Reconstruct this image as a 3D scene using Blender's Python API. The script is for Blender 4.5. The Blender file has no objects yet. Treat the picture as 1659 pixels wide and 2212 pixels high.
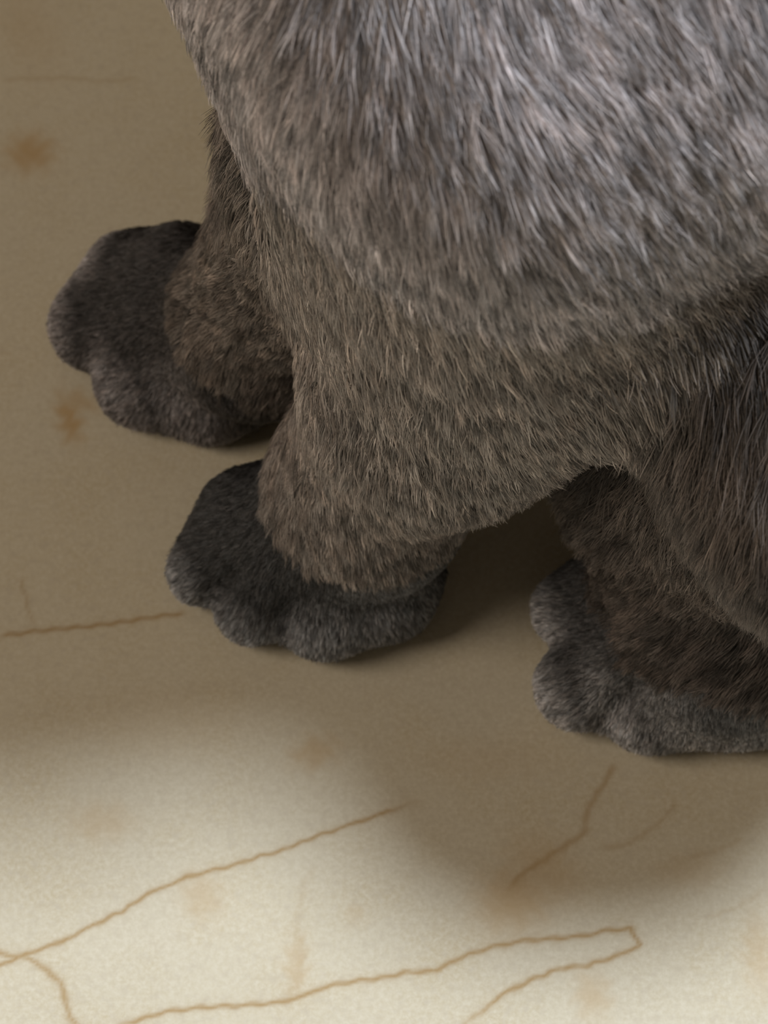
import bpy, math, time
import numpy as np
from mathutils import Vector
from mathutils.kdtree import KDTree

T0 = time.time()
CLAY = False
rng = np.random.default_rng(7)
S = bpy.context.scene

# ------------------------------------------------------------------ camera
PITCH = math.radians(58.0)
DIST = 0.55
FPX = 1659 * DIST / 0.11
CT, ST = math.cos(PITCH), math.sin(PITCH)
CAM = np.array([0.0, -DIST * CT, DIST * ST])
RIGHT, UP, FWD = np.array([1.0, 0, 0]), np.array([0, ST, CT]), np.array([0, CT, -ST])
cam = bpy.data.cameras.new('camera')
cam.sensor_fit = 'HORIZONTAL'
cam.sensor_width = 36.0
cam.lens = 36.0 * FPX / 1659
cam.clip_start = 0.01
cam.dof.use_dof = True
cam.dof.focus_distance = 0.475
cam.dof.aperture_fstop = 64.0
camo = bpy.data.objects.new('camera', cam)
S.collection.objects.link(camo)
camo.location = CAM
camo.rotation_euler = (math.pi / 2 - PITCH, 0, 0)
S.camera = camo

# ------------------------------------------------------------------ world, key light, exposure
w = bpy.data.worlds.new('world')
S.world = w
w.use_nodes = True
bg = w.node_tree.nodes['Background']
bg.inputs[0].default_value = (1.0, 0.80, 0.55, 1)
bg.inputs[1].default_value = 0.10
def area_light(name, loc, target, size, power, col):
    l = bpy.data.lights.new(name, 'AREA')
    l.shape = 'DISK'
    l.size = size
    l.energy = power
    l.color = col
    o = bpy.data.objects.new(name, l)
    S.collection.objects.link(o)
    o.location = loc
    o.rotation_euler = (Vector(target) - Vector(loc)).to_track_quat('-Z', 'Y').to_euler()
    return o
area_light('window_light', (1.15, -0.08, 2.2), (0.0, 0.0, 0.05), 0.60, 60.0, (0.88, 0.95, 1.0))
area_light('room_light', (-1.4, -0.35, 1.1), (0.0, 0.0, 0.05), 0.9, 11.6, (1.0, 0.84, 0.67))
S.view_settings.view_transform = 'Standard'
S.view_settings.look = 'None'
S.view_settings.gamma = 1.0
S.view_settings.use_curve_mapping = False
S.view_settings.exposure = 0.0
S.cycles.max_bounces = 6
S.cycles.diffuse_bounces = 3
S.cycles.glossy_bounces = 2
S.cycles.transmission_bounces = 2

# ------------------------------------------------------------------ helpers
def W(px, py, z):
    """point at height z seen at a pixel of the photograph"""
    r = RIGHT * (px - 829.5) / FPX + UP * (1106 - py) / FPX + FWD
    return CAM + r * (z - CAM[2]) / r[2]
def project(p):
    v = p - CAM
    d = v @ FWD
    return 829.5 + FPX * (v @ RIGHT) / d, 1106 - FPX * (v @ UP) / d, d
O0 = np.array([-0.022, 0.001, 0.0])
AF = np.array([-0.87, -0.49, 0.0]); AF /= np.linalg.norm(AF)
AS = np.array([-AF[1], AF[0], 0.0])          # towards the viewer: the cat's left flank
def B(f, s, z):
    """cat frame in cm: forward, towards the viewer, up"""
    return O0 + AF * f / 100 + AS * s / 100 + np.array([0, 0, z / 100])

def link(name, data, parent=None):
    o = bpy.data.objects.new(name, data)
    S.collection.objects.link(o)
    if parent is not None:
        o.parent = parent
    return o

def nodes(name):
    m = bpy.data.materials.new(name)
    m.use_nodes = True
    nt = m.node_tree
    b = nt.nodes['Principled BSDF']
    return m, nt, b
def N(nt, t, **kw):
    n = nt.nodes.new(t)
    for k, v in kw.items():
        setattr(n, k, v)
    return n

# ------------------------------------------------------------------ floor
def spaced(lo, hi, step, far):
    c = list(np.arange(lo, hi + step / 2, step))
    s = step
    while c[-1] < far:
        s *= 1.35; c.append(c[-1] + s)
    s = step
    while c[0] > -far:
        s *= 1.35; c.insert(0, c[0] - s)
    return np.array(c)
gx = spaced(-0.066, 0.066, 0.00042, 1.5)
gy = spaced(-0.088, 0.125, 0.00042, 1.5)
X, Y = np.meshgrid(gx, gy, indexing='ij')
P2 = np.stack([X.ravel(), Y.ravel()], 1)
def flat(pts):
    return np.array([W(a, b, 0)[:2] for a, b in pts])
def seg_dist(P, poly):
    best = np.full(len(P), 9.0); par = np.zeros(len(P))
    n = len(poly) - 1
    for i in range(n):
        a, b = poly[i], poly[i + 1]
        ab = b - a
        t = np.clip(((P - a) @ ab) / (ab @ ab), 0, 1)
        d = np.hypot(*(P - a - t[:, None] * ab).T)
        m = d < best
        best[m] = d[m]; par[m] = (i + t[m]) / n
    return best, par
VEINS = [  # marble veins: path, half width px, strength
    ([(0, 1374), (90, 1362), (200, 1352), (300, 1338), (370, 1328), (405, 1325)], 4.5, .75),
    ([(45, 1250), (60, 1310), (72, 1350)], 4.0, .35),
    ([(-60, 2110), (0, 2085), (50, 2064), (130, 2035), (210, 1995), (270, 1965), (300, 1942), (350, 1915), (380, 1908), (400, 1895), (450, 1882), (500, 1870), (560, 1850), (600, 1840), (680, 1808), (760, 1780), (820, 1760), (860, 1745), (900, 1732)], 4.5, .8),
    ([(-60, 2035), (0, 2060), (60, 2070), (90, 2086), (128, 2120), (142, 2160), (150, 2200), (190, 2240)], 6.0, .7),
    ([(230, 2225), (300, 2203), (360, 2185), (440, 2176), (520, 2172), (600, 2166), (660, 2150), (700, 2132), (760, 2120), (830, 2112), (880, 2100), (940, 2098), (985, 2072), (1060, 2046), (1130, 2032), (1200, 2027), (1260, 2022), (1310, 2010), (1362, 2006), (1372, 2022), (1384, 2040), (1340, 2062), (1270, 2085), (1210, 2092), (1140, 2120), (1080, 2152), (1040, 2185), (1005, 2212), (990, 2240)], 5.0, .8),
    ([(1330, 1650), (1300, 1700), (1268, 1750), (1262, 1800), (1225, 1825), (1170, 1860), (1120, 1895), (1095, 1930)], 6.0, .5),
    ([(1460, 1735), (1420, 1780), (1380, 1810), (1340, 1828), (1290, 1830)], 5.0, .3),
    ([(1600, 1815), (1540, 1840), (1480, 1855)], 5.0, .2),
    ([(1659, 1920), (1590, 1960), (1520, 1985)], 4.0, .18),
    ([(0, 172), (140, 168), (210, 175), (300, 172)], 4.5, .28),
    ([(590, 2170), (640, 2130), (655, 2060), (640, 1990), (660, 1900), (690, 1870)], 8.0, .13),
]
vein = np.zeros(len(P2))
near = (np.abs(P2[:, 0]) < 0.075) & (P2[:, 1] > -0.1) & (P2[:, 1] < 0.135)
PN = P2[near]
wob = np.stack([np.sin(PN[:, 1] * 2100 + 3 * np.sin(PN[:, 0] * 900)), np.sin(PN[:, 0] * 1900 + 2 * np.sin(PN[:, 1] * 700))], 1) * 0.00013
pxm = 0.000066
for path, hw, st in VEINS:
    d, t = seg_dist(PN + wob, flat(path))
    fade = np.clip(np.minimum(t / 0.03, (1 - t) / 0.10), 0.15, 1)
    v = st * fade * np.exp(-(d / (hw * pxm)) ** 2 * 0.8)
    halo = 0.12 * st * np.exp(-(d / (hw * 4 * pxm)) ** 2)
    vein[near] = np.maximum(vein[near], v + halo * 0.8)
STAINS = [  # ochre blotches in the stone: x, y, rx, ry, angle, strength
    (65, 330, 48, 42, .2, .75), (150, 905, 22, 50, .25, .8), (170, 868, 40, 22, -.3, .5), (1110, 1945, 75, 55, .5, .55), (1170, 1880, 60, 70, .7, .35),
    (435, 1935, 38, 40, .3, .35), (220, 1775, 60, 35, 0, .30), (680, 1625, 45, 28, .4, .45), (1280, 2150, 32, 38, 0, .4),
    (640, 2085, 22, 50, 0, .35), (1640, 2060, 30, 70, 0, .35), (60, 60, 70, 120, .3, .18), (360, 1560, 160, 60, 0, .12), (1490, 1880, 60, 30, 0, .2),
    (1060, 1640, 120, 40, 0, .15), (770, 1975, 20, 20, 0, .2)]
stain = np.zeros(len(P2))
for a, b, rx, ry, an, st in STAINS:
    c = W(a, b, 0)[:2]
    q = PN - c + wob * 4
    u = (q[:, 0] * math.cos(an) + q[:, 1] * math.sin(an)) / (rx * pxm)
    v = (-q[:, 0] * math.sin(an) + q[:, 1] * math.cos(an)) / (ry * pxm / ST)
    stain[near] = np.maximum(stain[near], st * np.exp(-(u * u + v * v) ** 1.3 * 0.7))
# the veining goes on outside the photographed patch
far_ = ~near
PF = P2[far_]
d1 = np.abs(np.sin(PF[:, 0] * 14 + 2.2 * np.sin(PF[:, 1] * 9)) * 0.5 + 0.4 * np.sin(PF[:, 1] * 17 + PF[:, 0] * 5))
vein[far_] = 0.3 * np.exp(-(d1 / 0.03) ** 2)
nx, ny = len(gx), len(gy)
idx = np.arange(nx * ny).reshape(nx, ny)
quads = np.stack([idx[:-1, :-1], idx[1:, :-1], idx[1:, 1:], idx[:-1, 1:]], -1).reshape(-1, 4)
def mesh_np(name, V, Q):
    me = bpy.data.meshes.new(name)
    me.vertices.add(len(V)); me.vertices.foreach_set('co', np.ascontiguousarray(V, np.float32).ravel())
    k = Q.shape[1]
    me.loops.add(Q.size); me.loops.foreach_set('vertex_index', np.ascontiguousarray(Q, np.int32).ravel())
    me.polygons.add(len(Q)); me.polygons.foreach_set('loop_start', np.arange(0, Q.size, k, dtype=np.int32))
    me.polygons.foreach_set('use_smooth', np.ones(len(Q), bool))
    me.update(calc_edges=True)
    return me
fm = mesh_np('floor', np.column_stack([P2, np.zeros(len(P2))]), quads)
for nm, arr in (('vein', vein), ('stain', stain)):
    at = fm.attributes.new(nm, 'FLOAT', 'POINT'); at.data.foreach_set('value', arr.astype(np.float32))
floor = link('floor', fm)
floor['kind'] = 'structure'
floor['label'] = 'polished cream marble floor with thin ochre veins and rusty blotches'
m, nt, bs = nodes('cream_marble')
tc = N(nt, 'ShaderNodeNewGeometry')
def noise(scale, detail=4, rough=.6):
    n = N(nt, 'ShaderNodeTexNoise'); n.inputs['Scale'].default_value = scale; n.inputs['Detail'].default_value = detail
    n.inputs['Roughness'].default_value = rough
    nt.links.new(tc.outputs['Position'], n.inputs['Vector']); return n.outputs['Fac']
def mix(fac, a, b, mode='MIX'):
    n = N(nt, 'ShaderNodeMix', data_type='RGBA', blend_type=mode)
    for sock, v in ((n.inputs[0], fac), (n.inputs[6], a), (n.inputs[7], b)):
        if hasattr(v, 'is_linked'): nt.links.new(v, sock)
        elif isinstance(v, (int, float)): sock.default_value = v
        else: sock.default_value = (*v, 1)
    return n.outputs[2]
def ramp(v, a, b):
    n = N(nt, 'ShaderNodeMapRange'); n.inputs[1].default_value = a; n.inputs[2].default_value = b
    nt.links.new(v, n.inputs[0]); return n.outputs[0]
def attr(nm):
    n = N(nt, 'ShaderNodeAttribute', attribute_name=nm); return n.outputs['Fac']
c = mix(ramp(noise(9, 5), .35, .65), (.69, .625, .475), (.63, .575, .455))
c = mix(ramp(noise(55, 6), .45, .75), c, (.59, .505, .345))
c = mix(ramp(noise(1400, 3, .7), .35, .72), c, (.74, .69, .57))
c = mix(ramp(noise(650, 2, .6), .50, .85), c, (.61, .55, .44))
c = mix(attr('stain'), c, (.54, .36, .165))
c = mix(attr('vein'), c, (.42, .27, .11))
nt.links.new(c, bs.inputs['Base Color'])
bs.inputs['Roughness'].default_value = .42
bs.inputs['Specular IOR Level'].default_value = .35
bp = N(nt, 'ShaderNodeBump'); bp.inputs['Strength'].default_value = .08; bp.inputs['Distance'].default_value = .0004
nt.links.new(noise(1500, 3), bp.inputs['Height']); nt.links.new(bp.outputs[0], bs.inputs['Normal'])
fm.materials.append(m)

# ------------------------------------------------------------------ cat: smooth union of tapered limbs on a grid
VOX = 0.0012
LO = np.array([-0.155, -0.155, -0.004]); HI = np.array([0.30, 0.235, 0.335])
SH = np.ceil((HI - LO) / VOX).astype(int) + 1
F = np.full(SH, 1.0, np.float32)
REG = np.zeros(SH, np.int8)
axs = [LO[i] + VOX * np.arange(SH[i]) for i in range(3)]
def cone(a, b, ra, rb, k=0.006, reg=0, sub=False):
    """rounded cone from a to b, blended into the field"""
    a, b = np.asarray(a, float), np.asarray(b, float)
    mg = max(ra, rb) + k + 0.006
    i0 = np.maximum(np.floor((np.minimum(a, b) - mg - LO) / VOX).astype(int), 0)
    i1 = np.minimum(np.ceil((np.maximum(a, b) + mg - LO) / VOX).astype(int) + 1, SH)
    if (i1 <= i0).any(): return
    sl = tuple(slice(i0[i], i1[i]) for i in range(3))
    x, y, z = np.meshgrid(*[axs[i][sl[i]] for i in range(3)], indexing='ij', sparse=True)
    ab = b - a; L2 = max(ab @ ab, 1e-12)
    t = np.clip(((x - a[0]) * ab[0] + (y - a[1]) * ab[1] + (z - a[2]) * ab[2]) / L2, 0, 1)
    d = np.sqrt((x - a[0] - t * ab[0]) ** 2 + (y - a[1] - t * ab[1]) ** 2 + (z - a[2] - t * ab[2]) ** 2) - (ra + (rb - ra) * t)
    d = d.astype(np.float32)
    f = F[sl]
    if sub:
        h = np.maximum(k - np.abs(-d - f), 0) / k
        F[sl] = np.maximum(f, -d) + h * h * k / 4
        return
    near_ = d < f
    REG[sl][near_] = reg
    h = np.maximum(k - np.abs(d - f), 0) / k
    F[sl] = np.minimum(f, d) - h * h * k / 4
def chain(pts, rs, k=0.006, reg=0):
    for i in range(len(pts) - 1):
        cone(pts[i], pts[i + 1], rs[i], rs[i + 1], k if i == 0 else 0.008, reg)
cm = 0.01
# regions: 0 torso, 1 near foreleg, 2 far foreleg, 3 near hind leg, 4 near front paw, 5 far front paw, 6 near hind paw, 7 head
# torso
cone(B(-4.2, .9, 13.0), B(-9, -.8, 12.6), 3.9*cm, 5.5*cm, .01, 0)
cone(B(-5.5, -2.2, 14), B(-9, -2, 13.5), 3.6*cm, 5.0*cm, .02, 0)
cone(B(-9, -.8, 12.6), B(-16, 0, 8.2), 5.4*cm, 6.6*cm, .02, 0)
cone(B(-16, 0, 8.2), B(-20, 0, 6.0), 6.6*cm, 5.5*cm, .02, 0)
cone(B(-4.0, 1.0, 13.5), B(-2.0, .3, 20), 3.9*cm, 3.2*cm, .03, 0)
# near shoulder, upper arm, forearm
cone(B(-4.6, 3.6, 14.5), W(1200, 500, .088), 2.6*cm, 1.5*cm, .015, 1)
cone(W(1080, 380, .105), W(1018, 715, .066), 2.2*cm, 1.45*cm, .02, 1)
cone(W(1200, 400, .10), W(1040, 720, .068), 1.8*cm, 1.2*cm, .02, 1)
cone(W(1210, 562, .080), W(955, 838, .052), 1.25*cm, 1.48*cm, .012, 1)
cone(W(955, 838, .052), W(800, 1025, .028), 1.48*cm, 1.22*cm, .008, 1)
cone(W(1250, 300, .12), W(1740, -50, .138), 1.6*cm, 1.6*cm, .012, 0)
cone(W(1150, 60, .14), W(1700, -250, .15), 2.6*cm, 3.0*cm, .02, 0)
# far forelimb
cone(W(1020, 0, .12), W(792, 330, .08), 2.0*cm, 1.35*cm, .015, 2)
cone(W(792, 330, .08), W(578, 664, .028), 1.35*cm, 1.05*cm, .012, 2)
# near hind leg
cone(B(-16, 3.5, 8), W(2010, 900, .08), 5.0*cm, 3.0*cm, .02, 3)
cone(W(2010, 900, .08), W(1535, 1010, .034), 3.0*cm, 1.75*cm, .004, 3)
cone(W(1535, 1010, .034), W(1630, 1260, .022), 1.75*cm, 1.3*cm, .012, 3)
cone(B(-13, 5.8, 1.8), W(1560, 1340, .016), 1.5*cm, 1.05*cm, .012, 3)
# far hind leg
cone(B(-15, -3.5, 8), B(-8.0, -6.0, 6.0), 5.0*cm, 3.0*cm, .02, 0)
cone(B(-13, -5.8, 1.8), B(-9.5, -5.2, 1.3), 1.5*cm, 1.25*cm, .012, 0)
for s_, f_ in ((-6.3, -8.6), (-5.5, -8.0), (-4.6, -8.0), (-3.9, -8.7)):
    cone(B(-9.5, (s_ - 5.2) / 2, 1.2), B(f_, s_, .75), .8*cm, .7*cm, .003, 0)
# near front paw
TOES = []
def paw(base, rb, mid, toes, reg, kk=.0038):
    cone(base, mid[0], rb, mid[1], .010, reg)
    for (kx, ky, kz, kr, tx, ty, tz, tr) in toes:
        TOES.append((reg, W(kx, ky, kz), W(tx, ty, tz)))
        cone(W(kx, ky, kz), W(tx, ty, tz), kr, tr, kk, reg)
paw(W(800, 1100, .018), 1.2*cm, (W(650, 1160, .0115), 1.05*cm), [
    (530, 1120, .0120, .68*cm, 440, 1232, .0060, .50*cm),
    (600, 1170, .0125, .62*cm, 545, 1316, .0054, .49*cm),
    (700, 1190, .0125, .62*cm, 702, 1328, .0056, .55*cm),
    (810, 1180, .0110, .62*cm, 836, 1284, .0056, .52*cm)], 4)
# far front paw
paw(W(540, 720, .018), 1.2*cm, (W(430, 690, .0115), 1.1*cm), [
    (390, 590, .0120, .72*cm, 280, 600, .0075, .60*cm),
    (340, 660, .0125, .68*cm, 208, 702, .0062, .60*cm),
    (380, 730, .0120, .68*cm, 310, 822, .0060, .62*cm),
    (480, 760, .0110, .68*cm, 452, 853, .0058, .58*cm)], 5)
# near hind paw
paw(W(1560, 1380, .015), 1.2*cm, (W(1450, 1370, .0110), 1.05*cm), [
    (1360, 1245, .0110, .64*cm, 1235, 1318, .0062, .54*cm),
    (1380, 1370, .0120, .60*cm, 1250, 1482, .0060, .59*cm),
    (1500, 1430, .0110, .56*cm, 1392, 1534, .0054, .52*cm),
    (1660, 1430, .0100, .56*cm, 1600, 1528, .0054, .48*cm)], 6)
for rg_, a, b, ra_, rb_ in (
        (4, W(702, 1328, .0056), W(840, 1286, .0056), .55*cm, .53*cm), (4, W(840, 1286, .0056), W(880, 1235, .007), .53*cm, .5*cm),
        (5, W(280, 600, .0075), W(208, 702, .0062), .60*cm, .60*cm), (5, W(310, 822, .006), W(452, 853, .0058), .62*cm, .60*cm),
        (5, W(452, 853, .0058), W(560, 835, .007), .60*cm, .5*cm),
        (6, W(1420, 1538, .0054), W(1700, 1522, .0054), .50*cm, .50*cm)):
    cone(a, b, ra_, rb_, .003, rg_)
GROOVES = []
TOES.extend([(6, W(1540, 1440, .01), W(1500, 1530, .0054)), (6, W(1700, 1440, .01), W(1690, 1522, .0054)), (4, W(770, 1200, .011), W(775, 1312, .0056))])
def groove(path, rad=.0011, depth=.0):
    """crease pressed into the surface along a path"""
    pts = []
    for a, b in path:
        for z in np.arange(.03, .001, -.0003):
            p = W(a, b, z); g = np.round((p - LO) / VOX).astype(int)
            if F[tuple(g)] < 0:
                pts.append(p); break
    for i in range(len(pts) - 1):
        cone(pts[i], pts[i + 1], rad, rad, .0015, 0, sub=True)
        GROOVES.extend([pts[i] + (pts[i + 1] - pts[i]) * t for t in np.linspace(0, 1, 12)])
groove([(612, 1375), (615, 1330), (630, 1285)], .0013)
groove([(440, 1310), (475, 1268), (520, 1235)], .0015)
groove([(200, 828), (240, 800), (280, 778)], .0014)
groove([(1175, 1395), (1250, 1375), (1320, 1335)], .0017)
groove([(1308, 1560), (1345, 1510), (1390, 1475)], .0014)
# tail curled round the far side
tp = [B(-20, 1, 3), B(-25, -2, 1.8), B(-26, -7, 1.5), B(-22, -11.5, 1.4), B(-17, -13, 1.3), B(-12, -12.5, 1.2)]
chain(tp, [1.8*cm, 1.4*cm, 1.3*cm, 1.2*cm, 1.1*cm, .9*cm], .015, 0)
# head
HC = np.array([3.0, -1.2, 22.5])
def Hd(f, s, z): return B(HC[0] + f, HC[1] + s, HC[2] + z)
cone(B(-2.0, .3, 19), Hd(-1.2, .5, -1.2), 3.2*cm, 3.2*cm, .02, 0)
cone(Hd(-.6, 0, .3), Hd(.6, 0, -.1), 3.6*cm, 3.5*cm, .02, 7)
for sg in (-1, 1):
    cone(Hd(1.5, 1.5 * sg, -1.0), Hd(.8, 2.2 * sg, -.8), 1.7*cm, 1.9*cm, .012, 7)     # cheeks
    cone(Hd(3.4, .55 * sg, -1.2), Hd(3.9, .6 * sg, -1.35), 1.0*cm, .8*cm, .006, 7)     # whisker pads
    cone(Hd(-.5, 2.0 * sg, 2.4), Hd(-.6, 2.9 * sg, 5.4), 1.5*cm, .25*cm, .008, 7)    # ears
    cone(Hd(.5, 2.15 * sg, 3.3), Hd(.25, 2.75 * sg, 4.9), .75*cm, .15*cm, .003, 7, sub=True)
    cone(Hd(3.0, 1.55 * sg, .35), Hd(3.3, 1.6 * sg, .35), .62*cm, .62*cm, .004, 7, sub=True)  # eye sockets
cone(Hd(2.5, 0, .2), Hd(3.9, 0, -.75), .9*cm, .62*cm, .01, 7)        # bridge
cone(Hd(3.0, 0, -2.1), Hd(3.4, 0, -2.0), .8*cm, .7*cm, .006, 7)      # chin
# keep the body on the floor
zz = axs[2][None, None, :]
F = np.maximum(F, -(zz - 0.0008)).astype(np.float32)

def surface_nets(F):
    s = F < 0
    c = np.zeros(tuple(np.array(F.shape) - 1), np.int8)
    for i in (0, 1):
        for j in (0, 1):
            for k in (0, 1):
                c += s[i:i + c.shape[0], j:j + c.shape[1], k:k + c.shape[2]]
    act = (c > 0) & (c < 8)
    I = np.argwhere(act)
    vid = np.full(c.shape, -1, np.int64); vid[act] = np.arange(len(I))
    acc = np.zeros((len(I), 3)); cnt = np.zeros(len(I))
    corners = [(i, j, k) for i in (0, 1) for j in (0, 1) for k in (0, 1)]
    for a in corners:
        for ax in range(3):
            if a[ax]: continue
            b = list(a); b[ax] = 1
            fa = F[I[:, 0] + a[0], I[:, 1] + a[1], I[:, 2] + a[2]]
            fb = F[I[:, 0] + b[0], I[:, 1] + b[1], I[:, 2] + b[2]]
            m_ = (fa < 0) != (fb < 0)
            t = np.where(m_, fa / np.where(m_, fa - fb, 1), 0)
            p = np.tile(np.array(a, float), (len(I), 1)); p[:, ax] = t
            acc[m_] += p[m_]; cnt[m_] += 1
    V = LO + VOX * (I + acc / cnt[:, None])
    Q = []
    for ax in range(3):
        o1, o2 = [(1, 2), (2, 0), (0, 1)][ax]
        sl0 = [slice(1, -1)] * 3; sl1 = [slice(1, -1)] * 3
        sl0[ax] = slice(0, -1); sl1[ax] = slice(1, None)
        A = s[tuple(sl0)]; Bb = s[tuple(sl1)]
        E = np.argwhere(A != Bb)
        flip = A[tuple(E.T)]
        off = np.ones(3, int); off[ax] = 0
        E = E + off
        e1 = np.eye(3, dtype=int)[o1]; e2 = np.eye(3, dtype=int)[o2]
        q = np.stack([vid[tuple((E - x).T)] for x in (e1 + e2, e2, 0 * e1, e1)], 1)
        q[~flip] = q[~flip][:, ::-1]
        Q.append(q)
    return V, np.concatenate(Q), I
V, Q, I = surface_nets(F)
# relax the surface a little
reg = REG[I[:, 0], I[:, 1], I[:, 2]]
E = np.concatenate([Q[:, [0, 1]], Q[:, [1, 2]], Q[:, [2, 3]], Q[:, [3, 0]]])
for it in range(2):
    acc = np.zeros_like(V); cnt = np.zeros(len(V))
    for j in range(3):
        acc[:, j] = np.bincount(E[:, 0], V[E[:, 1], j], len(V)) + np.bincount(E[:, 1], V[E[:, 0], j], len(V))
    cnt = np.bincount(E[:, 0], minlength=len(V)) + np.bincount(E[:, 1], minlength=len(V))
    V = V * .5 + .5 * acc / cnt[:, None]
V[:, 2] = np.maximum(V[:, 2], 0.0006)
cm_ = mesh_np('cat', V, Q)
vn = np.empty(len(V) * 3, np.float32); cm_.vertices.foreach_get('normal', vn); vn = vn.reshape(-1, 3)
print('body', len(V), len(Q), time.time() - T0)

# ------------------------------------------------------------------ eyes, nose, whiskers
def simple_mat(name, c_, rough=.4, coatw=0):
    m_, nt_, b_ = nodes(name); b_.inputs['Base Color'].default_value = (*c_, 1); b_.inputs['Roughness'].default_value = rough
    b_.inputs['Coat Weight'].default_value = coatw
    return m_, nt_, b_
def ball(name, c_, r_, mat_, scl=(1, 1, 1), seg=24):
    import bmesh
    bm = bmesh.new(); bmesh.ops.create_uvsphere(bm, u_segments=seg, v_segments=seg // 2, radius=r_)
    bmesh.ops.scale(bm, vec=scl, verts=bm.verts)
    me = bpy.data.meshes.new(name); bm.to_mesh(me); bm.free()
    for f in me.polygons: f.use_smooth = True
    me.materials.append(mat_)
    return me
def face_parts(cat):
    eye_m, ent, eb = simple_mat('amber_eye', (.55, .30, .05), .15, 1.0)
    g = N(ent, 'ShaderNodeTexCoord'); sx = N(ent, 'ShaderNodeSeparateXYZ'); ent.links.new(g.outputs['Object'], sx.inputs[0])
    ab = N(ent, 'ShaderNodeMath', operation='ABSOLUTE'); ent.links.new(sx.outputs['Y'], ab.inputs[0])
    lt = N(ent, 'ShaderNodeMath', operation='LESS_THAN'); lt.inputs[1].default_value = .0013; ent.links.new(ab.outputs[0], lt.inputs[0])
    mx = N(ent, 'ShaderNodeMix', data_type='RGBA'); ent.links.new(lt.outputs[0], mx.inputs[0])
    mx.inputs[6].default_value = (.55, .30, .05, 1); mx.inputs[7].default_value = (.01, .01, .01, 1); ent.links.new(mx.outputs[2], eb.inputs['Base Color'])
    nose_m, _, _ = simple_mat('slate_nose', (.12, .07, .07), .45)
    wh_m, _, _ = simple_mat('white_whisker', (.8, .78, .74), .4)
    yaw = math.atan2(AF[1], AF[0])
    em = ball('eye', None, .0082, eye_m)
    for sg in (-1, 1):
        o = link('eye', em, cat); o.location = Hd(2.45, 1.5 * sg, .35); o.rotation_euler = (0, 0, yaw); o['label'] = 'amber eye'
    nm = ball('nose', None, .0042, nose_m, (.8, 1.25, .8))
    o = link('nose', nm, cat); o.location = Hd(4.75, 0, -.75); o.rotation_euler = (0, 0, yaw)
    for sg in (-1, 1):
        for k in range(5):
            ts = np.linspace(0, 1, 9); vv = []; qq = []
            for i, t in enumerate(ts):
                q = Hd(4.1 - .15 * k - t * 1.2, sg * (1.0 + t * 5.5), -1.2 + .18 * (k - 2) + t * (.5 * (k - 2)) - 1.2 * t * t)
                for j in range(4):
                    vv.append(q + (1 - .85 * t) * .00022 * (math.cos(j * math.pi / 2) * AF + math.sin(j * math.pi / 2) * np.array([0, 0, 1])))
                    if i: qq.append((i * 4 - 4 + j, i * 4 - 4 + (j + 1) % 4, i * 4 + (j + 1) % 4, i * 4 + j))
            me = mesh_np('whisker', np.array(vv), np.array(qq)); me.materials.append(wh_m)
            link('whisker', me, cat)
# ------------------------------------------------------------------ coat colour per region (linear), shade painted into far foreleg and near hind leg
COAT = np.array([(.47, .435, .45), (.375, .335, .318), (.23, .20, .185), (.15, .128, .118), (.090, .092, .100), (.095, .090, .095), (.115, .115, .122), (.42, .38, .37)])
cat = link('cat', cm_)
cat['label'] = 'grey brown short-haired cat sitting with its paws on the marble floor'
cat['category'] = 'cat'
cat['group'] = 'cat'
del cat['group']
m, nt, bs = nodes('cat_skin')
ca = cm_.color_attributes.new('coat', 'FLOAT_COLOR', 'POINT')
col = np.ones((len(V), 4), np.float32); col[:, :3] = COAT[reg] * .6
ca.data.foreach_set('color', col.ravel())
a = N(nt, 'ShaderNodeAttribute', attribute_name='coat')
nt.links.new(a.outputs['Color'], bs.inputs['Base Color'])
bs.inputs['Roughness'].default_value = .9
bs.inputs['Specular IOR Level'].default_value = .1
cm_.materials.append(m)
face_parts(cat)
# ------------------------------------------------------------------ fur: real strands combed over the body
CT_ = [  # comb control: regions, pixel where it applies, direction in the photograph
    ((0, 1, 7), [(450, 50, -.45, .9), (600, 200, -.25, 1), (850, 300, .03, 1), (1000, 200, .25, 1), (1200, 200, .5, .85), (1500, 200, .65, .75),
      (1600, 500, .6, .8), (1200, 500, .5, .85), (950, 500, .22, 1), (750, 500, -.05, 1), (1350, 650, .5, .85), (1100, 750, .3, .95),
      (900, 850, .02, 1), (700, 900, -.2, 1), (750, 1100, .05, 1), (900, 1150, .25, .95), (1200, 900, .5, .85), (1450, 780, .42, .9), (620, 1000, -.3, .9)]),
    ((3,), [(1600, 800, .1, 1), (1640, 950, -.1, 1), (1600, 1100, -.3, 1), (1500, 1200, -.6, .8), (1300, 1100, -.7, .6), (1400, 1350, -.8, .5)]),
    ((2,), [(550, 450, -.6, .8), (600, 650, -.6, .75), (450, 600, -.9, .35), (480, 800, -.4, .8)]),
    ((5,), [(300, 560, -.9, .1), (250, 680, -.95, .3), (280, 800, -.7, .7), (420, 860, -.3, .95), (550, 880, 0, 1)]),
    ((4,), [(430, 1150, -.9, .25), (450, 1230, -.8, .55), (560, 1300, -.4, .9), (720, 1330, 0, 1), (870, 1280, .35, .9)]),
    ((6,), [(1230, 1300, -.95, .2), (1250, 1450, -.8, .5), (1400, 1550, -.35, .9), (1600, 1540, -.1, 1)]),
]
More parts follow.
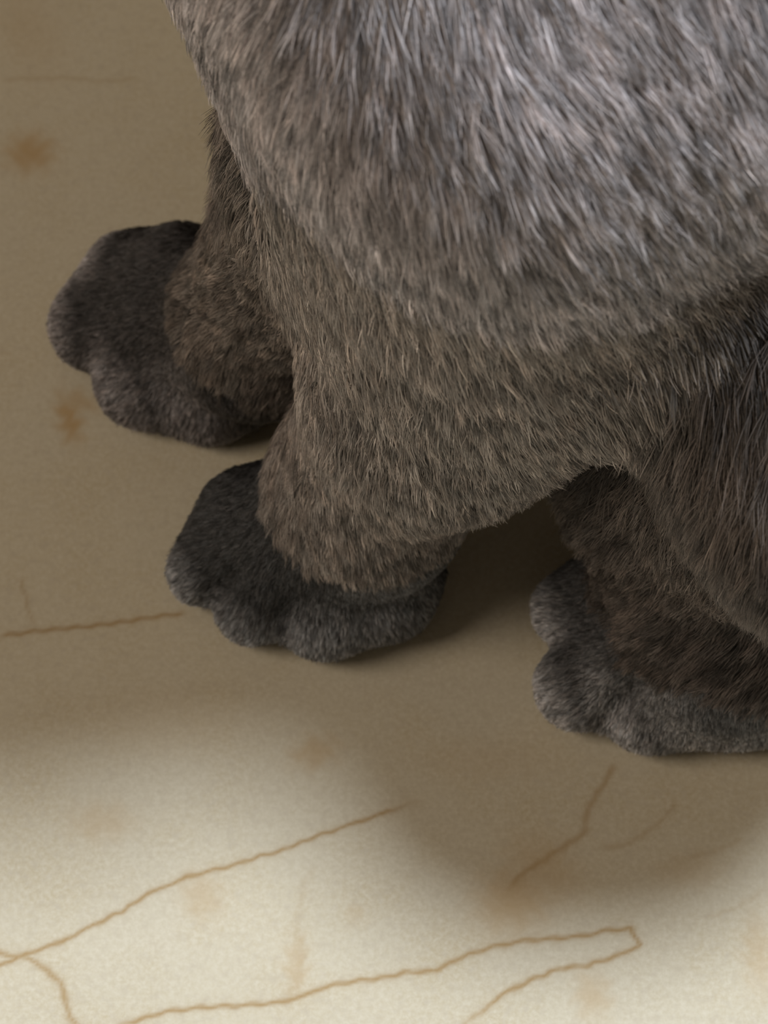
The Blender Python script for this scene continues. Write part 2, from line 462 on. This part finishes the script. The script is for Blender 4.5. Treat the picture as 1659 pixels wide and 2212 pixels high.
# per region: strands per square cm, length mm, strand radius mm, lift, clump cells per square cm, clump pull
FUR = {0: (2000, 8.5, .068, .36, 150, .8), 1: (2600, 6.5, .058, .38, 140, .65), 2: (2800, 6.0, .055, .40, 60, .7), 3: (2300, 9.0, .050, .36, 70, .6),
       4: (7500, 1.9, .028, .42, 800, .45), 5: (6500, 1.9, .028, .42, 700, .4), 6: (8000, 1.9, .028, .42, 750, .4), 7: (900, 6.0, .08, .3, 60, .4)}
TR = np.concatenate([Q[:, [0, 1, 2]], Q[:, [0, 2, 3]]])
tv = V[TR]; tcx = tv.mean(1)
tn = np.cross(tv[:, 1] - tv[:, 0], tv[:, 2] - tv[:, 0]); ta = np.linalg.norm(tn, axis=1) / 2; tn /= (2 * ta[:, None] + 1e-20)
treg = reg[TR[:, 0]]
dv = tcx - CAM; dep = dv @ FWD
tpx = 829.5 + FPX * (dv @ RIGHT) / dep; tpy = 1106 - FPX * (dv @ UP) / dep
facing = -(dv * tn).sum(1) / np.linalg.norm(dv, axis=1)
inside = (tpx > -250) & (tpx < 1950) & (tpy > -350) & (tpy < 2300)
vis = inside & (facing > -.35)
def idw(P, px, py, r):
    out = np.zeros((len(P), 3))
    for regs, pts in CT_:
        msk = np.isin(r, regs)
        if not msk.any(): continue
        a = np.array(pts, float)
        d2 = (px[msk, None] - a[:, 0]) ** 2 + (py[msk, None] - a[:, 1]) ** 2 + 900
        wgt = 1 / d2 ** 1.6
        wgt /= wgt.sum(1, keepdims=True)
        v = wgt @ a[:, 2:4]
        out[msk] = v[:, :1] * RIGHT - v[:, 1:] * UP
    return out
def unit(v): return v / (np.linalg.norm(v, axis=1, keepdims=True) + 1e-12)
def vnoise(p, s, seed):
    """smooth value noise in space"""
    q = p * s + seed * 17.3
    i = np.floor(q).astype(np.int64); f = q - i; f = f * f * (3 - 2 * f)
    def h(a):
        n = (a[:, 0] * 73856093) ^ (a[:, 1] * 19349663) ^ (a[:, 2] * 83492791) ^ (seed * 2654435)
        n = (n ^ (n >> 13)) * 1274126177 & 0x7fffffff
        return (n % 100003) / 100003.0
    r = 0
    for a in (0, 1):
        for b in (0, 1):
            for c_ in (0, 1):
                wv = (f[:, 0] if a else 1 - f[:, 0]) * (f[:, 1] if b else 1 - f[:, 1]) * (f[:, 2] if c_ else 1 - f[:, 2])
                r = r + wv * h(i + np.array([a, b, c_]))
    return r
def scatter(sel, dens):
    e = ta[sel] * 1e4 * dens
    n = rng.poisson(e)
    k = np.repeat(np.nonzero(sel)[0], n)
    u, v = rng.random(len(k)), rng.random(len(k))
    fl = u + v > 1; u[fl] = 1 - u[fl]; v[fl] = 1 - v[fl]
    t = TR[k]; wts = np.stack([1 - u - v, u, v], 1)
    p = (V[t] * wts[:, :, None]).sum(1)
    nn = unit((vn[t] * wts[:, :, None]).sum(1))
    return p, nn
HM, hnt, hb = nodes('cat_fur')
h_at = N(hnt, 'ShaderNodeAttribute', attribute_name='coat')
h_in = N(hnt, 'ShaderNodeHairInfo')
def hmix(a, b, fac, mode='MIX'):
    n = N(hnt, 'ShaderNodeMix', data_type='RGBA', blend_type=mode)
    for sk, v in ((n.inputs[0], fac), (n.inputs[6], a), (n.inputs[7], b)):
        if hasattr(v, 'is_linked'): hnt.links.new(v, sk)
        elif isinstance(v, (int, float)): sk.default_value = v
        else: sk.default_value = (*v, 1)
    return n.outputs[2]
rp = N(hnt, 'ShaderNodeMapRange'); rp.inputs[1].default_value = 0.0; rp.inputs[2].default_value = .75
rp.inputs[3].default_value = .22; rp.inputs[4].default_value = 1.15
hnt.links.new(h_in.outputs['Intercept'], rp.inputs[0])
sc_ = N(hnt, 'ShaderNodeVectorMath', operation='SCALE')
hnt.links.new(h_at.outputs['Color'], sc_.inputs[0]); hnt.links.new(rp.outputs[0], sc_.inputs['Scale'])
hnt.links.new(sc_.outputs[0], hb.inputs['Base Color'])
hb.inputs['Roughness'].default_value = .5
hb.inputs['Specular IOR Level'].default_value = .35
tl = N(hnt, 'ShaderNodeBsdfTranslucent'); hnt.links.new(sc_.outputs[0], tl.inputs['Color'])
ms = N(hnt, 'ShaderNodeMixShader'); ms.inputs[0].default_value = .22
hnt.links.new(hb.outputs[0], ms.inputs[1]); hnt.links.new(tl.outputs[0], ms.inputs[2])
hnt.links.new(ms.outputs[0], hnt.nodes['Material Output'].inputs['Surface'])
NP = 6
def make_fur(name, regs, label=None):
    P_, N_, R_, full = [], [], [], []
    for r in regs:
        d = FUR[r][0]
        for sel, dd, fu in ((vis & (treg == r), d, 1), (~vis & (treg == r), 110, 0)):
            if not sel.any(): continue
            p, nn = scatter(sel, dd)
            ok = p[:, 2] > .0012
            p, nn = p[ok], nn[ok]
            P_.append(p); N_.append(nn); R_.append(np.full(len(p), r)); full.append(np.full(len(p), fu))
    p, nn, r, fu = map(np.concatenate, (P_, N_, R_, full))
    n = len(p)
    T = np.array([FUR[i] for i in range(8)])[r]
    L, rad, lift, pull = T[:, 1] / 1000, T[:, 2] / 1000, T[:, 3].copy(), T[:, 5]
    rad = np.where(fu == 1, rad, .00022)
    hz = np.clip((p[:, 2] - .028) / .035, 0, 1)
    sm = np.isin(r, (1, 2, 3))
    pull = np.where(sm, pull * (.25 + .75 * hz), pull); rad = np.where(sm & (fu == 1), rad * (.62 + .38 * hz), rad)
    # clumps
    nc = 0; cp = []
    for q in regs:
        p1, _ = scatter(vis & (treg == q), FUR[q][4]); cp.append(p1)
        p1, _ = scatter(~vis & (treg == q), 12); cp.append(p1)
    cp = np.concatenate(cp)
    kd = KDTree(len(cp))
    for i, c0 in enumerate(cp): kd.insert(c0, i)
    kd.balance()
    ci = np.fromiter((kd.find(x)[1] for x in p), np.int64, n)
    cpos = cp[ci]
    def px_(a):
        v = a - CAM; d = v @ FWD
        return 829.5 + FPX * (v @ RIGHT) / d, 1106 - FPX * (v @ UP) / d
    px, py = px_(p)
    c = idw(p, px, py, r)
    back = np.tile(-AF * .6 + np.array([0, 0, -.8]), (n, 1))
    c[fu == 0] = back[fu == 0]
    cj = rng.normal(0, 1, (len(cp), 3)) * .15
    c = c + cj[ci] + rng.normal(0, .07, (n, 3)) + (vnoise(p, 130, 3)[:, None] - .5) * .5 * np.cross(nn, c)
    vw = unit(p - CAM); vn_ = (vw * nn).sum(1); vn_ = np.where(np.abs(vn_) < .3, -.3, vn_)
    al = np.where(fu == 1, np.clip(-(c * nn).sum(1) / vn_, -1.6, 1.6), 0)
    c = c + al[:, None] * vw
    c = unit(c - (c * nn).sum(1, keepdims=True) * nn)
    # length: shorter towards wrist and ankle
    hgt = p[:, 2]
    L = np.where(np.isin(r, (1,)), (3.2 + np.clip((hgt - .022) / .07, 0, 1) * 6.0) / 1000, L)
    L = np.where(np.isin(r, (2,)), (3.0 + np.clip((hgt - .022) / .06, 0, 1) * 5.0) / 1000, L)
    L = np.where(r == 3, (3.2 + np.clip((hgt - .024) / .035, 0, 1) * 6.0) / 1000, L)
    if len(GROOVES) and any(q in (4, 5, 6) for q in regs):
        G_ = np.array(GROOVES); gd = np.full(n, 9.0)
        for g_ in G_: gd = np.minimum(gd, np.linalg.norm(p - g_, axis=1))
        L = L * (.62 + .38 * np.clip((gd - .0008) / .0015, 0, 1))
    L = L * (.72 + .5 * rng.random(n)) * (.8 + .4 * rng.random(len(cp))[ci])
    lf = lift * (.7 + .6 * rng.random(n))
    ts = np.linspace(0, 1, NP)
    pts = np.empty((n, NP, 3))
    for k, t in enumerate(ts):
        up = np.sin(lf) * t - (np.sin(lf) * .55) * t * t
        pts[:, k] = p - nn * .0001 + (c * (np.cos(lf) * t)[:, None] + nn * up[:, None]) * L[:, None]
    # pull towards the clump's own strand
    axis = unit(c)
    for k, t in enumerate(ts):
        tgt = cpos + (pts[:, k] - p)
        pts[:, k] += (tgt - pts[:, k]) * (pull * t ** 1.3)[:, None]
    wv = rng.normal(0, 1, (n, 3)) * .015 * L[:, None]
    for k, t in enumerate(ts):
        pts[:, k] += wv * math.sin(t * 4)
    pts[:, :, 2] = np.maximum(pts[:, :, 2], .0004)
    prof = np.array([.8, 1, 1, .9, .65, .18])
    rr = (rad * (.7 + .6 * rng.random(n)))[:, None] * prof
    # tone: region colour, clump and patch variation, pale guard hairs
    base = COAT[r]
    tone = (.42 + 1.16 * rng.random(len(cp))[ci] ** 1.1) * (.8 + .4 * rng.random(n)) * (.78 + .44 * vnoise(p, 90, 5))
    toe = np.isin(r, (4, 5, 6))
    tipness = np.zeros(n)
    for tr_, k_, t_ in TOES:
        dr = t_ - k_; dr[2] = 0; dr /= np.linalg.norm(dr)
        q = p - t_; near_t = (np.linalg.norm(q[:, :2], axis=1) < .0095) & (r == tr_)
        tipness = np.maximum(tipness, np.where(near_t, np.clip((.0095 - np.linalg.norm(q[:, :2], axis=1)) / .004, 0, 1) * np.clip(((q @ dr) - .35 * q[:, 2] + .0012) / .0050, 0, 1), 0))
    tone = np.where(toe, tone * (1 + 3.4 * tipness), tone)  # toe ends lightened: the light on them is painted into the fur
    guard = rng.random(n) < .05
    tone = np.where(guard, tone * 1.7, tone)
    dark = rng.random(n) < .12
    tone = np.where(dark, tone * .45, tone)
    warm = (rng.random(len(cp))[ci] - .5)[:, None] * np.array([.07, 0, -.05])
    colr = np.ones((n, 4), np.float32)
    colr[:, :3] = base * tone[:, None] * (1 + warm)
    cu = bpy.data.hair_curves.new(name)
    cu.add_curves([NP] * n)
    cu.points.foreach_set('position', pts.astype(np.float32).ravel())
    ra = cu.attributes.get('radius') or cu.attributes.new('radius', 'FLOAT', 'POINT')
    ra.data.foreach_set('value', rr.astype(np.float32).ravel())
    at = cu.attributes.new('coat', 'FLOAT_COLOR', 'CURVE')
    at.data.foreach_set('color', colr.ravel())
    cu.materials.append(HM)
    o = link(name, cu, cat)
    o['kind'] = 'stuff'
    if label: o['label'] = label
    print(name, n, round(time.time() - T0, 1))
    return o
if not CLAY:
    make_fur('body_fur', (0, 7))
    make_fur('foreleg_fur', (1,), 'shorter taupe fur on the near foreleg')
    make_fur('foreleg_fur', (2,), 'shorter shaded fur on the far foreleg')
    make_fur('hind_leg_fur', (3,), 'long fur on the near hind leg, darkened with painted shade')
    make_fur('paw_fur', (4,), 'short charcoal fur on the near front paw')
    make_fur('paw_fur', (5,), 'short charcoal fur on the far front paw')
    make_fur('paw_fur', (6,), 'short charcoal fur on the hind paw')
print('done', time.time() - T0)
